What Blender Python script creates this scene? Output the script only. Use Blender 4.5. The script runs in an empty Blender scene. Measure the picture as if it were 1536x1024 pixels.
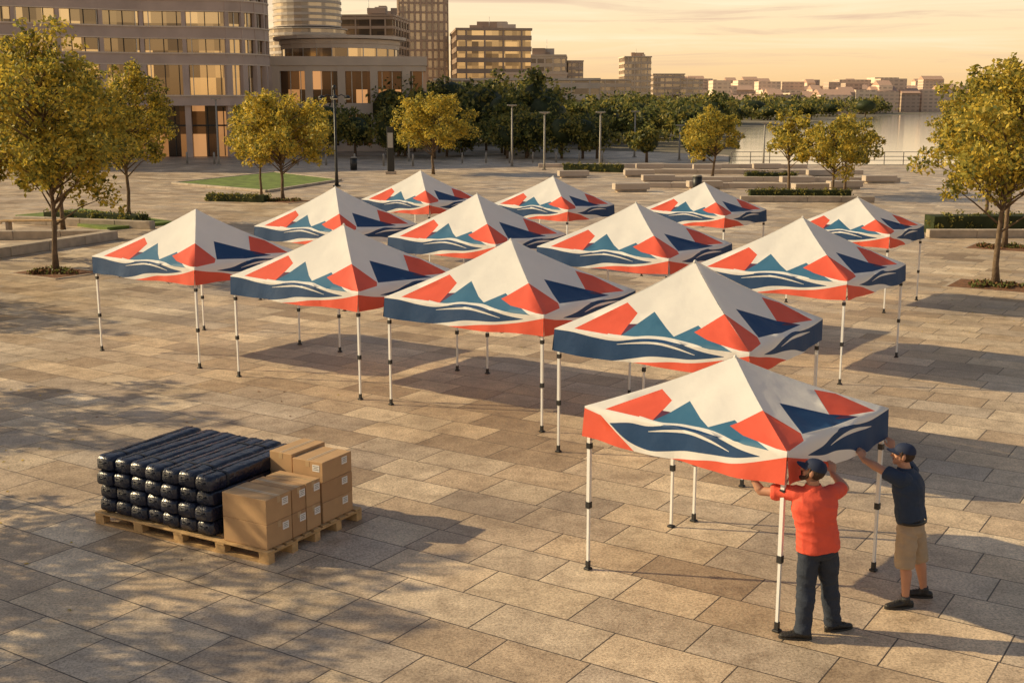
import bpy, math, random
import numpy as np
from mathutils import Vector, Matrix, noise
from mathutils.geometry import delaunay_2d_cdt
random.seed(7); rng=np.random.default_rng(7)
scene=bpy.context.scene
COL=scene.collection

# ------------------------------------------------------------------ materials
def newmat(name):
    m=bpy.data.materials.new(name); m.use_nodes=True
    nt=m.node_tree; b=nt.nodes['Principled BSDF']
    return m,nt,b
def N(nt,t,**kw):
    n=nt.nodes.new(t)
    for k,v in kw.items():
        if k in n.inputs: n.inputs[k].default_value=v
        else: setattr(n,k,v)
    return n
def ramp(nt,stops,interp='LINEAR'):
    r=nt.nodes.new('ShaderNodeValToRGB'); cr=r.color_ramp; cr.interpolation=interp
    while len(cr.elements)<len(stops): cr.elements.new(0.5)
    for e,(p,c) in zip(cr.elements,stops):
        e.position=p; e.color=(*c,1) if len(c)==3 else c
    return r
def mat(name,col,rough=.6,metal=0,var=.15,scale=6,bump=.0,bscale=40,spec=.5,transl=0,emit=None):
    m,nt,b=newmat(name)
    b.inputs['Roughness'].default_value=rough; b.inputs['Metallic'].default_value=metal
    b.inputs['Specular IOR Level'].default_value=spec
    tc=N(nt,'ShaderNodeTexCoord')
    no=N(nt,'ShaderNodeTexNoise',Scale=scale,Detail=5.0)
    nt.links.new(tc.outputs['Object'],no.inputs['Vector'])
    c1=[x*(1-var) for x in col]; c2=[min(1,x*(1+var)) for x in col]
    r=ramp(nt,[(.3,c1),(.7,c2)]); nt.links.new(no.outputs['Fac'],r.inputs['Fac'])
    nt.links.new(r.outputs['Color'],b.inputs['Base Color'])
    if bump:
        n2=N(nt,'ShaderNodeTexNoise',Scale=bscale,Detail=4.0)
        nt.links.new(tc.outputs['Object'],n2.inputs['Vector'])
        bp=N(nt,'ShaderNodeBump',Strength=bump,Distance=.02)
        nt.links.new(n2.outputs['Fac'],bp.inputs['Height']); nt.links.new(bp.outputs['Normal'],b.inputs['Normal'])
    if transl:
        tr=N(nt,'ShaderNodeBsdfTranslucent'); nt.links.new(r.outputs['Color'],tr.inputs['Color'])
        mx=N(nt,'ShaderNodeMixShader'); mx.inputs[0].default_value=transl
        nt.links.new(b.outputs[0],mx.inputs[1]); nt.links.new(tr.outputs[0],mx.inputs[2])
        nt.links.new(mx.outputs[0],nt.nodes['Material Output'].inputs['Surface'])
    if emit:
        b.inputs['Emission Color'].default_value=(*emit[0],1); b.inputs['Emission Strength'].default_value=emit[1]
    return m

# ------------------------------------------------------------------ mesh builder
class MB:
    def __init__(s): s.v=[]; s.f=[]; s.m=[]; s.mats=[]; s.sm=[]
    def mi(s,m):
        if m not in s.mats: s.mats.append(m)
        return s.mats.index(m)
    def add(s,vs,fs,m,smooth=False):
        o=len(s.v); s.v.extend([tuple(v) for v in vs]); k=s.mi(m)
        for f in fs: s.f.append(tuple(i+o for i in f)); s.m.append(k); s.sm.append(smooth)
    def box(s,c,d,m,rot=0,bev=0):
        x,y,z=[q/2 for q in d]
        cs,sn=math.cos(rot),math.sin(rot)
        if bev<=0:
            P=[(-x,-y,-z),(x,-y,-z),(x,y,-z),(-x,y,-z),(-x,-y,z),(x,-y,z),(x,y,z),(-x,y,z)]
            F=[(0,3,2,1),(4,5,6,7),(0,1,5,4),(1,2,6,5),(2,3,7,6),(3,0,4,7)]
        else:
            b=bev; P=[];F=[]
            lv=[(-z,b),(-z+b,0),(z-b,0),(z,b)]
            for zz,i in lv:
                X=x-i;Y=y-i
                P+=[(-X+b,-Y,zz),(X-b,-Y,zz),(X,-Y+b,zz),(X,Y-b,zz),(X-b,Y,zz),(-X+b,Y,zz),(-X,Y-b,zz),(-X,-Y+b,zz)]
            for k in range(3):
                for j in range(8):
                    a=k*8+j; c2=k*8+(j+1)%8
                    F.append((a,c2,c2+8,a+8))
            F.append(tuple(range(7,-1,-1))); F.append(tuple(range(24,32)))
        V=[(c[0]+p[0]*cs-p[1]*sn,c[1]+p[0]*sn+p[1]*cs,c[2]+p[2]) for p in P]
        s.add(V,F,m)
    def tube(s,pts,m,n=8,side=None,caps=True,smooth=True,rounded=False):
        P=[(Vector(p[0]),p[1],p[2] if len(p)>2 else p[1]) for p in pts]
        if rounded:
            t0=(P[0][0]-P[1][0]).normalized(); t1=(P[-1][0]-P[-2][0]).normalized()
            a=P[0]; b=P[-1]; ra=min(a[1],a[2]); rb=min(b[1],b[2])
            P=[(a[0]+t0*ra*.98,a[1]*.2,a[2]*.2),(a[0]+t0*ra*.8,a[1]*.6,a[2]*.6),(a[0]+t0*ra*.5,a[1]*.87,a[2]*.87)]+P+[(b[0]+t1*rb*.5,b[1]*.87,b[2]*.87),(b[0]+t1*rb*.8,b[1]*.6,b[2]*.6),(b[0]+t1*rb*.98,b[1]*.2,b[2]*.2)]
        V=[];F=[]
        K=len(P); prev=None
        for i,(p,rx,ry) in enumerate(P):
            t=(P[min(i+1,K-1)][0]-P[max(i-1,0)][0])
            t=t.normalized() if t.length>1e-9 else Vector((0,0,1))
            if side is not None: r=Vector(side)
            elif prev is not None: r=prev
            else: r=Vector((1,0,0)) if abs(t.x)<.8 else Vector((0,1,0))
            r=(r-t*r.dot(t)).normalized(); prev=r
            q=t.cross(r)
            for j in range(n):
                a=2*math.pi*(j+.5)/n
                V.append(p+r*(rx*math.cos(a))+q*(ry*math.sin(a)))
        for i in range(K-1):
            for j in range(n):
                a=i*n+j;b=i*n+(j+1)%n
                F.append((a,b,b+n,a+n))
        if caps:
            F.append(tuple(range(n-1,-1,-1))); F.append(tuple(range((K-1)*n,K*n)))
        s.add(V,F,m,smooth)
    def ell(s,c,ax,m,n=12,k=8):
        c=Vector(c);V=[c-ax[2]];F=[]
        for i in range(1,k):
            ph=-math.pi/2+math.pi*i/k
            for j in range(n):
                a=2*math.pi*j/n
                V.append(c+ax[0]*(math.cos(ph)*math.cos(a))+ax[1]*(math.cos(ph)*math.sin(a))+ax[2]*math.sin(ph))
        V.append(c+ax[2]);L=len(V)-1
        for j in range(n):
            F.append((0,1+(j+1)%n,1+j)); F.append((L,L-n+j,L-n+(j+1)%n))
        for i in range(k-2):
            for j in range(n):
                a=1+i*n+j;b=1+i*n+(j+1)%n
                F.append((a,b,b+n,a+n))
        s.add(V,F,m,True)
    def prism(s,poly,z0,z1,m,caps=True):
        n=len(poly)
        V=[(p[0],p[1],z0) for p in poly]+[(p[0],p[1],z1) for p in poly]
        F=[(i,(i+1)%n,(i+1)%n+n,i+n) for i in range(n)]
        if caps: F+= [tuple(range(n,2*n)),tuple(range(n-1,-1,-1))]
        s.add(V,F,m)
    def mesh(s,name):
        me=bpy.data.meshes.new(name); me.from_pydata(s.v,[],s.f)
        for m in s.mats: me.materials.append(m)
        me.polygons.foreach_set('material_index',s.m); me.polygons.foreach_set('use_smooth',s.sm)
        me.update(); return me
    def obj(s,name,loc=(0,0,0),parent=None,rot=0):
        o=bpy.data.objects.new(name,s.mesh(name)); COL.objects.link(o); o.location=loc
        o.rotation_euler=(0,0,rot)
        if parent: o.parent=parent
        return o
def empty(name,loc=(0,0,0)):
    o=bpy.data.objects.new(name,None); COL.objects.link(o); o.location=loc; o.empty_display_size=.2; return o
def inst(name,me,loc,rot=0,sc=(1,1,1)):
    o=bpy.data.objects.new(name,me); COL.objects.link(o); o.location=loc; o.rotation_euler=(0,0,rot); o.scale=sc; return o

# ------------------------------------------------------------------ camera, sun, sky
cam=bpy.data.cameras.new('camera'); co=bpy.data.objects.new('camera',cam); COL.objects.link(co)
co.location=(0,0,5); co.rotation_euler=(math.radians(90-11.37),0,0)
cam.sensor_width=36; cam.lens=42.19; cam.clip_start=.1; cam.clip_end=6000
scene.camera=co
SUN_EL=28; SUN_AZ_VEC=Vector((-.98,.17,0)).normalized()
sl=bpy.data.lights.new('sun','SUN'); sl.energy=5.0; sl.angle=math.radians(.5); sl.color=(1,.80,.47)
so=bpy.data.objects.new('sun',sl); COL.objects.link(so)
sd=Vector((SUN_AZ_VEC.x*math.cos(math.radians(SUN_EL)),SUN_AZ_VEC.y*math.cos(math.radians(SUN_EL)),math.sin(math.radians(SUN_EL))))
so.rotation_euler=sd.to_track_quat('Z','Y').to_euler(); so.location=(-20,10,30)
w=bpy.data.worlds.new('World'); scene.world=w; w.use_nodes=True
nt=w.node_tree; bg=nt.nodes['Background']
sky=nt.nodes.new('ShaderNodeTexSky'); sky.sky_type='NISHITA'; sky.sun_disc=False
sky.sun_elevation=math.radians(SUN_EL); sky.sun_rotation=math.atan2(SUN_AZ_VEC.x,SUN_AZ_VEC.y)
sky.air_density=1.5; sky.dust_density=4
nt.links.new(sky.outputs[0],bg.inputs[0]); bg.inputs[1].default_value=.05
tc=N(nt,'ShaderNodeTexCoord'); sp=N(nt,'ShaderNodeSeparateXYZ'); nt.links.new(tc.outputs['Generated'],sp.inputs[0])
r=ramp(nt,[(0,(1.05,.63,.27)),(.02,(1.12,.75,.38)),(.05,(1.12,.84,.50)),(.09,(1.02,.82,.56)),(.17,(.46,.38,.31)),(.35,(.17,.18,.21)),(1,(.06,.08,.12))])
nt.links.new(sp.outputs['Z'],r.inputs['Fac'])
mp=N(nt,'ShaderNodeMapping'); mp.inputs['Scale'].default_value=(1.6,1.6,30); mp.inputs['Rotation'].default_value=(0.0,.06,0)
nt.links.new(tc.outputs['Generated'],mp.inputs['Vector'])
cn=N(nt,'ShaderNodeTexNoise',Scale=2.4,Detail=8.0,Roughness=.6,Distortion=.7); nt.links.new(mp.outputs[0],cn.inputs['Vector'])
mz=N(nt,'ShaderNodeMapRange'); mz.inputs['From Min'].default_value=.012; mz.inputs['From Max'].default_value=.045; nt.links.new(sp.outputs['Z'],mz.inputs['Value'])
cur=r.outputs[0]
for (a,b_,colr,amt) in ((.52,.68,(.80,.52,.38),.85),(.47,.32,(1.2,.98,.68),.6)):
    cr=N(nt,'ShaderNodeMapRange'); cr.inputs['From Min'].default_value=a; cr.inputs['From Max'].default_value=b_; nt.links.new(cn.outputs['Fac'],cr.inputs['Value'])
    mm=N(nt,'ShaderNodeMath',operation='MULTIPLY'); nt.links.new(cr.outputs[0],mm.inputs[0]); nt.links.new(mz.outputs[0],mm.inputs[1])
    mm2=N(nt,'ShaderNodeMath',operation='MULTIPLY'); nt.links.new(mm.outputs[0],mm2.inputs[0]); mm2.inputs[1].default_value=amt
    mx=N(nt,'ShaderNodeMixRGB'); nt.links.new(mm2.outputs[0],mx.inputs['Fac']); nt.links.new(cur,mx.inputs['Color1']); mx.inputs['Color2'].default_value=(*colr,1); cur=mx.outputs[0]
bg2=N(nt,'ShaderNodeBackground')
md=N(nt,'ShaderNodeMapRange'); md.inputs['From Min'].default_value=.10; md.inputs['From Max'].default_value=.2; nt.links.new(sp.outputs['Z'],md.inputs['Value'])
mxx=N(nt,'ShaderNodeMixRGB'); nt.links.new(md.outputs[0],mxx.inputs['Fac']); nt.links.new(cur,mxx.inputs['Color1']); nt.links.new(r.outputs[0],mxx.inputs['Color2'])
nt.links.new(mxx.outputs[0],bg2.inputs[0]); bg2.inputs[1].default_value=.86
ad=N(nt,'ShaderNodeAddShader'); nt.links.new(bg.outputs[0],ad.inputs[0]); nt.links.new(bg2.outputs[0],ad.inputs[1])
nt.links.new(ad.outputs[0],nt.nodes['World Output'].inputs['Surface'])
scene.view_settings.view_transform='Standard'; scene.view_settings.look='None'; scene.view_settings.exposure=0

# ------------------------------------------------------------------ ground materials
def paving_mat():
    m,nt,b=newmat('stone_paving')
    tc=N(nt,'ShaderNodeTexCoord')
    mp=N(nt,'ShaderNodeMapping'); mp.inputs['Rotation'].default_value=(0,0,math.radians(33)); nt.links.new(tc.outputs['Object'],mp.inputs['Vector'])
    br=N(nt,'ShaderNodeTexBrick',Scale=1.0); br.offset=.43; br.offset_frequency=2; br.squash=.72; br.squash_frequency=3
    br.inputs['Brick Width'].default_value=1.25; br.inputs['Row Height'].default_value=.68
    br.inputs['Mortar Size'].default_value=.009; br.inputs['Mortar Smooth'].default_value=.35; br.inputs['Bias'].default_value=0
    br.inputs['Color1'].default_value=(0,0,0,1); br.inputs['Color2'].default_value=(1,1,1,1); br.inputs['Mortar'].default_value=(.5,.5,.5,1)
    nt.links.new(mp.outputs[0],br.inputs['Vector'])
    cr=ramp(nt,[(0,(.34,.245,.165)),(.2,(.56,.42,.285)),(.36,(.42,.33,.25)),(.5,(.64,.50,.345)),(.66,(.49,.40,.315)),(.82,(.60,.45,.30)),(1,(.72,.58,.42))])
    nt.links.new(br.outputs['Color'],cr.inputs['Fac'])
    n1=N(nt,'ShaderNodeTexNoise',Scale=.30,Detail=6.0,Roughness=.68); nt.links.new(tc.outputs['Object'],n1.inputs['Vector'])
    r1=ramp(nt,[(.34,(.68,.665,.65)),(.62,(1.12,1.12,1.12))]); nt.links.new(n1.outputs['Fac'],r1.inputs['Fac'])
    n2=N(nt,'ShaderNodeTexNoise',Scale=2.6,Detail=9.0,Roughness=.78); nt.links.new(tc.outputs['Object'],n2.inputs['Vector'])
    r2=ramp(nt,[(.32,(.62,.59,.56)),(.52,(1.0,1.0,1.0)),(.70,(1.2,1.2,1.19))]); nt.links.new(n2.outputs['Fac'],r2.inputs['Fac'])
    n3=N(nt,'ShaderNodeTexNoise',Scale=36.0,Detail=3.0,Roughness=.8); nt.links.new(tc.outputs['Object'],n3.inputs['Vector'])
    r3=ramp(nt,[(.33,(.58,.56,.54)),(.5,(1,1,1)),(.68,(1.3,1.3,1.3))]); nt.links.new(n3.outputs['Fac'],r3.inputs['Fac'])
    cur=cr.outputs[0]
    for rr in (r1,r2,r3):
        mu=N(nt,'ShaderNodeMixRGB',blend_type='MULTIPLY'); mu.inputs['Fac'].default_value=1
        nt.links.new(cur,mu.inputs['Color1']); nt.links.new(rr.outputs[0],mu.inputs['Color2']); cur=mu.outputs[0]
    mo=N(nt,'ShaderNodeMixRGB'); nt.links.new(br.outputs['Fac'],mo.inputs['Fac']); nt.links.new(cur,mo.inputs['Color1']); mo.inputs['Color2'].default_value=(.08,.06,.045,1)
    nt.links.new(mo.outputs[0],b.inputs['Base Color'])
    rr=ramp(nt,[(.3,(.38,.38,.38)),(.7,(.66,.66,.66))]); nt.links.new(n2.outputs['Fac'],rr.inputs['Fac']); nt.links.new(rr.outputs[0],b.inputs['Roughness'])
    b.inputs['Specular IOR Level'].default_value=.45
    inv=N(nt,'ShaderNodeMath',operation='MULTIPLY_ADD'); nt.links.new(br.outputs['Fac'],inv.inputs[0]); inv.inputs[1].default_value=-1.0
    nt.links.new(n3.outputs['Fac'],inv.inputs[2])
    bp=N(nt,'ShaderNodeBump',Strength=.45,Distance=.010); nt.links.new(inv.outputs[0],bp.inputs['Height']); nt.links.new(bp.outputs[0],b.inputs['Normal'])
    return m
M_pave=paving_mat()
M_land=mat('land',(.18,.15,.10),.9,var=.4,scale=.03)
M_grass=mat('grass_mat',(.14,.19,.035),.9,var=.4,scale=1.5,bump=.6,bscale=30)
M_stone=mat('cut_stone',(.42,.34,.26),.75,var=.2,scale=3,bump=.25,bscale=40)
M_stone2=mat('pale_stone',(.50,.41,.33),.7,var=.12,scale=1)
M_soil=mat('soil',(.18,.08,.035),.95,var=.5,scale=12,bump=.8,bscale=30)
m,nt,b=newmat('water_mat'); b.inputs['Base Color'].default_value=(.78,.70,.60,1); b.inputs['Roughness'].default_value=.10; b.inputs['Metallic'].default_value=.65
tc=N(nt,'ShaderNodeTexCoord'); mp=N(nt,'ShaderNodeMapping'); mp.inputs['Scale'].default_value=(.25,1.2,1); nt.links.new(tc.outputs['Object'],mp.inputs[0])
no=N(nt,'ShaderNodeTexNoise',Scale=.6,Detail=6.0); nt.links.new(mp.outputs[0],no.inputs[0]); bp=N(nt,'ShaderNodeBump',Strength=.05,Distance=.15)
nt.links.new(no.outputs[0],bp.inputs['Height']); nt.links.new(bp.outputs[0],b.inputs['Normal']); M_water=m

def sheet(name,poly,z,m):
    mb=MB(); mb.add([(p[0],p[1],z) for p in poly],[tuple(range(len(poly)))],m); return mb.obj(name)
sheet('ground',[(-3000,-200),(3000,-200),(3000,5000),(-3000,5000)],0,M_land)
sheet('plaza_pavement',[(-90,-25),(60,-25),(60,95),(17,95),(20,112),(14,118),(-5,135),(-90,135)],.004,M_pave)
sheet('water',[(17,95.5),(60,95.5),(420,100),(600,560),(162,470),(88,330),(41.7,216)],.012,M_water)

# ------------------------------------------------------------------ canopy tent
M_white=mat('tent_fabric_white',(.88,.86,.82),.65,var=.02,scale=3,bump=.35,bscale=7,transl=.28)
M_coral=mat('tent_fabric_coral',(.82,.115,.06),.65,var=.05,scale=3,bump=.35,bscale=7,transl=.2)
M_teal=mat('tent_fabric_teal',(.035,.14,.25),.65,var=.06,scale=3,bump=.35,bscale=7,transl=.1)
M_navy=mat('tent_fabric_navy',(.003,.043,.135),.65,var=.06,scale=3,bump=.35,bscale=7,transl=.06)
M_maroon=mat('tent_fabric_maroon',(.10,.022,.055),.65,var=.06,scale=3,bump=.35,bscale=7,transl=.08)
M_alu=mat('white_powdercoat',(.80,.79,.77),.4,var=.05,scale=4)
M_alug=mat('aluminium',(.45,.44,.43),.35,metal=.6,var=.05)
M_black=mat('black_plastic',(.02,.02,.022),.5,var=.2)
MI={'w':M_white,'c':M_coral,'t':M_teal,'n':M_navy,'m':M_maroon}
VY=-.30
def catmull(pts,n=6):
    out=[]
    for i in range(len(pts)-1):
        p0=pts[max(i-1,0)];p1=pts[i];p2=pts[i+1];p3=pts[min(i+2,len(pts)-1)]
        for k in range(n):
            t=k/n
            out.append(tuple(.5*((2*p1[a])+(-p0[a]+p2[a])*t+(2*p0[a]-5*p1[a]+4*p2[a]-p3[a])*t*t+(-p0[a]+3*p1[a]-3*p2[a]+p3[a])*t**3) for a in (0,1)))
    out.append(pts[-1]); return out
def band(top,bot): return catmull(top)+catmull(bot)[::-1]
L_TOP=[('c',[(.10,.035),(.275,.46),(.355,.36),(.35,.03)]),
 ('t',[(.35,.025),(.432,.41),(.545,.20),(.68,.0)]),
 ('m',[(.35,.03),(.35,.20),(.392,.215),(.352,.025)]),
 ('t',[(.58,.06),(.69,.275),(.80,.12),(.92,-.02),(.62,.0)]),
 ('c',[(.785,.44),(.69,.185),(.775,.10),(.95,.01),(1.02,.0)]),
 ('w',band([(.28,.045),(.40,.035),(.50,.075),(.60,.085),(.70,.035),(.80,-.01),(.9,-.03)],[(.28,-.02),(.40,-.02),(.50,.02),(.6,.03),(.7,-.02),(.8,-.06),(.9,-.09)]))]
LEFT=L_TOP+[
 ('n',band([(0,-.012),(.10,-.01),(.22,-.04),(.34,-.045),(.46,.022),(.56,.045),(.66,.01),(.78,-.055),(.88,-.085)],[(0,-.31),(.2,-.31),(.32,-.30),(.42,-.25),(.52,-.185),(.62,-.165),(.72,-.155),(.82,-.12),(.88,-.09)])),
 ('w',band([(.34,-.085),(.44,-.03),(.54,.002),(.64,-.03),(.74,-.095)],[(.34,-.09),(.44,-.052),(.54,-.028),(.64,-.055),(.74,-.10)])),
 ('c',band([(.40,-.31),(.50,-.27),(.62,-.215),(.74,-.19),(.86,-.14),(1.0,-.05)],[(.40,-.32),(.5,-.32),(.62,-.32),(.74,-.32),(.86,-.32),(1.0,-.32)]))]
LEFT_V=L_TOP+[
 ('n',band([(.14,-.10),(.24,-.05),(.34,-.04),(.46,.022),(.56,.045),(.66,.01),(.78,-.055),(.88,-.085)],[(.14,-.105),(.24,-.22),(.34,-.26),(.44,-.235),(.54,-.19),(.64,-.165),(.76,-.14),(.88,-.09)])),
 ('w',band([(.34,-.085),(.44,-.03),(.54,.002),(.64,-.03),(.74,-.095)],[(.34,-.09),(.44,-.052),(.54,-.028),(.64,-.055),(.74,-.10)])),
 ('c',[(0,-.02),(.09,-.05),(.17,-.16),(.27,-.31),(0,-.31)]),
 ('c',band([(.42,-.31),(.54,-.27),(.66,-.215),(.76,-.19),(.88,-.13),(1.0,-.05)],[(.42,-.32),(.5,-.32),(.62,-.32),(.74,-.32),(.86,-.32),(1.0,-.32)]))]
RIGHT=[('c',[(.215,.44),(.245,.11),(.20,.04),(.02,.0),(-.02,.03)]),
 ('c',[(.73,.46),(.82,.34),(.90,.035),(.58,.125)]),
 ('n',[(.40,.46),(.735,.04),(.50,.055),(.25,.10)]),
 ('m',[(.66,.133),(.735,.04),(.62,.112),(.60,.135)]),
 ('c',band([(0,-.05),(.12,-.105),(.24,-.15),(.36,-.22),(.48,-.31)],[(0,-.32),(.12,-.32),(.24,-.32),(.36,-.32),(.48,-.32)])),
 ('n',band([(.20,-.10),(.34,-.075),(.46,-.01),(.58,.015),(.70,-.02),(.84,-.035),(1.0,-.01)],[(.20,-.105),(.34,-.155),(.48,-.18),(.60,-.22),(.72,-.29),(.86,-.31),(1.0,-.31)])),
 ('w',band([(.42,-.10),(.55,-.045),(.68,-.045),(.82,-.09)],[(.42,-.105),(.55,-.075),(.68,-.08),(.82,-.095)]))]
def clip(poly):
    def cl(P,f):
        out=[]
        for i in range(len(P)):
            a=P[i];b2=P[(i+1)%len(P)];fa=f(a);fb=f(b2)
            if fa>=0: out.append(a)
            if (fa>=0)!=(fb>=0):
                t=fa/(fa-fb); out.append((a[0]+(b2[0]-a[0])*t,a[1]+(b2[1]-a[1])*t))
        return out
    for f in (lambda p:p[0]-0.0001,lambda p:.9999-p[0],lambda p:p[1]-VY-.0001,lambda p:p[0]-p[1]/2-.0001 ,lambda p:1-p[1]/2-p[0]-.0001):
        if len(poly)<3: break
        poly=cl(poly,f)
    return poly
def pip(p,poly):
    x,y=p;c=False;n=len(poly);j=n-1
    for i in range(n):
        xi,yi=poly[i];xj,yj=poly[j]
        if ((yi>y)!=(yj>y)) and x<(xj-xi)*(y-yi)/(yj-yi)+xi: c=not c
        j=i
    return c
def panel(pats):
    V=[];E=[]
    def addv(p): V.append(Vector(p)); return len(V)-1
    def addpoly(P):
        ids=[addv(p) for p in P]
        for i in range(len(ids)): E.append((ids[i],ids[(i+1)%len(ids)]))
    polys=[]
    for k,P in pats:
        if max(q[1] for q in P)>.2: P2=clip(list(P))
        else: P2=[(min(max(q[0],0.0),1.0),max(q[1],VY)) for q in P]
        if len(P2)>=3: polys.append((k,P2)); addpoly(P2)
    addpoly([(0,VY),(1,VY),(1,0),(.5,1),(0,0)])
    a=addv((0,0));b=addv((1,0));E.append((a,b))
    n=16
    for i in range(1,n):
        y=i/n; m=max(1,int(n*(1-y)))
        for j in range(m+1): 
            addv((y/2+(1-y)*j/m,y))
    for yy in (VY,VY*.66,VY*.33,0):
        for j in range(25): addv((j/24,yy))
    R=delaunay_2d_cdt(V,E,[],0,1e-5,True)
    vo=[tuple(p) for p in R[0]]; fo=[]
    for f in R[2]:
        c=(sum(vo[i][0] for i in f)/len(f),sum(vo[i][1] for i in f)/len(f))
        if c[1]>0 and (c[0]<c[1]/2 or c[0]>1-c[1]/2): continue
        if c[1]<=VY: continue
        k='w'
        for kk,P in polys:
            if pip(c,P): k=kk
        fo.append((tuple(f),k))
    return vo,fo
PL=panel(LEFT);PLV=panel(LEFT_V);PR=panel(RIGHT)
def tent(cx,cy,ang,la,lb,he,hp,variant=False,seed=0,vh=.33,extra=None):
    """ang: direction of the L->F edge below +X (deg)."""
    mb=MB(); a=math.radians(-ang)
    A=Vector((math.cos(a),math.sin(a),0)); B=Vector((-math.sin(a),math.cos(a),0))
    C=[-A*la/2-B*lb/2, A*la/2-B*lb/2, A*la/2+B*lb/2, -A*la/2+B*lb/2]   # L,F,R,Bk
    up=Vector((0,0,1)); rs=random.Random(seed)
    px,py=rs.uniform(-.04,.04),rs.uniform(-.04,.04)
    cj=[rs.uniform(-.02,.025) for _ in range(4)]
    def P(i,x,y):
        p0=C[i];p1=C[(i+1)%4]
        out=((p0+p1)/2).normalized()
        z0=he+cj[i]*(1-x)+cj[(i+1)%4]*x
        if y<=0:
            d=-y/.30
            q=p0.lerp(p1,x)
            ee=4*x*(1-x)
            wv=(.016*math.sin(x*9+seed+i)+.010*math.sin(x*31+seed*2+i))*d + .02*d
            sag=-.026*ee
            q=q+out*(wv-.02*ee*(1-.3*d))
            return Vector((q.x,q.y,z0+sag-d*vh+.012*math.sin(x*13+seed)*d))
        s=(x-y/2)/max(1e-4,1-y) if y<.9999 else .5
        s=min(1,max(0,s))
        q=p0.lerp(p1,s)*(1-y)+Vector((px,py,0))*y
        g=.84*y+.16*y**2.8
        e=4*s*(1-s)
        q=q-out*.02*e*(1-y)
        z=z0+(hp-he)*g-.026*e*(1-y)**2-.10*e*y*(1-y)
        nz=noise.noise(Vector((q.x*2.2+seed*3,q.y*2.2,i*2)))*.022*min(1,6*min(s,1-s)+.1)
        rad=math.sin(s*21+seed*1.7+i)*.008*(1-y)*y*4*e + noise.noise(Vector((s*9+seed,y*1.5,i)))*.020*e*(1-y)
        z+=nz+rad
        return Vector((q.x,q.y,z))
    for i in range(4):
        vo,fo=(PLV if variant and i==0 else PL) if i%2==0 else PR
        V=[P(i,x,y) for x,y in vo]
        o=len(mb.v); mb.v.extend([tuple(v) for v in V])
        for f,k in fo:
            mb.f.append(tuple(q+o for q in f)); mb.m.append(mb.mi(MI[k])); mb.sm.append(True)
    mb.tube([(Vector((px,py,hp-.03)),.03),(Vector((px,py,hp+.015)),.012)],M_white,8)
    for i in range(4):
        p=C[i]*.965
        d=.019
        mb.box((p.x,p.y,(.72+he-.06)/2),(2*d,2*d,he-.06-.72),M_alu,a)
        mb.box((p.x,p.y,.39),(1.5*d,1.5*d,.70),M_alu,a)
        mb.box((p.x,p.y,.735),(2.7*d,2.7*d,.07),M_black,a)
        mb.box((p.x,p.y,.012),(.075,.075,.024),M_black,a,bev=.006)
        mb.box((p.x,p.y,.06),(2.1*d,2.1*d,.08),M_black,a)
        mb.box((p.x,p.y,he-.42),(2.7*d,2.7*d,.06),M_black,a)
        mb.box((p.x,p.y,he-.08),(2.9*d,2.9*d,.06),M_black,a)
        q=C[(i+1)%4]*.965
        n=4
        for k in range(n):
            u0=p.lerp(q,k/n);u1=p.lerp(q,(k+1)/n)
            for z0,z1 in ((he-.09,he-.36),(he-.36,he-.09)):
                mb.tube([(u0+up*z0,.011),(u1+up*z1,.011)],M_alug,5)
        mb.tube([(p+up*(he-.10),.012),(p*.5+up*(he+(hp-he)*.34),.012),(Vector((0,0,hp-.12)),.012)],M_alug,5)
    if extra:
        for (ex,ey) in extra:
            ex-=cx;ey-=cy
            mb.box((ex,ey,(he-.1)/2+.36),(.038,.038,he-.1-.72),M_alu,a); mb.box((ex,ey,.39),(.028,.028,.70),M_alu,a)
            mb.box((ex,ey,.735),(.05,.05,.07),M_black,a); mb.box((ex,ey,.012),(.075,.075,.024),M_black,a,bev=.006)
    return mb.obj('canopy_tent',(cx,cy,.004))
tent(2.37,12.28,42.2,2.40,2.12,1.815,2.36,True,1,extra=[(1.90,13.62)])
TT=[(2.58,17.02,34,2.95,2.7,1.84,2.74),(0,19.8,34,3.1,2.9,1.83,2.74),(-3.03,21.8,35,3.1,2.8,1.88,2.79),
(-6.38,24.2,34,3.0,2.8,1.92,2.83),(5.55,23.0,37,3.1,3.0,1.88,2.80),(2.71,26.2,35,3.2,3.0,1.88,2.81),(-.8,28.3,35,3.1,2.9,1.88,2.84),
(-4.46,30.5,35,3.0,2.8,1.9,2.85),(8.6,30.0,37,2.6,2.4,1.9,2.62),(5.52,34.6,38,2.7,2.5,1.9,2.68),(1.25,36.6,37,2.8,2.5,1.9,2.74),(-2.88,38.4,36,2.8,2.6,1.9,2.79)]
for i,t in enumerate(TT): tent(*t,seed=i+2)

# ------------------------------------------------------------------ pallet, bags, boxes
M_wood=mat('pallet_wood',(.52,.33,.15),.8,var=.3,scale=7,bump=.4,bscale=25)
M_card=mat('cardboard',(.48,.295,.15),.85,var=.08,scale=5,bump=.1,bscale=60)
M_card2=mat('cardboard_b',(.42,.25,.125),.85,var=.08,scale=5,bump=.1,bscale=60)
M_tape=mat('packing_tape',(.52,.36,.20),.3,var=.05)
M_label=mat('paper_label',(.78,.76,.73),.6,var=.03)
M_ink=mat('label_ink',(.05,.045,.04),.6)
M_crease=mat('box_seam',(.10,.06,.03),.8)
M_bag=mat('bag_nylon',(.010,.014,.034),.26,var=.3,scale=6,bump=.9,bscale=11,spec=.6)
M_strap=mat('bag_strap',(.02,.022,.03),.6)
PO=Vector((-5.02,13.74,.004)); PA=math.atan2(-1.33,2.35)
U=Vector((math.cos(PA),math.sin(PA),0)); W=Vector((-math.sin(PA),math.cos(PA),0))
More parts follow.
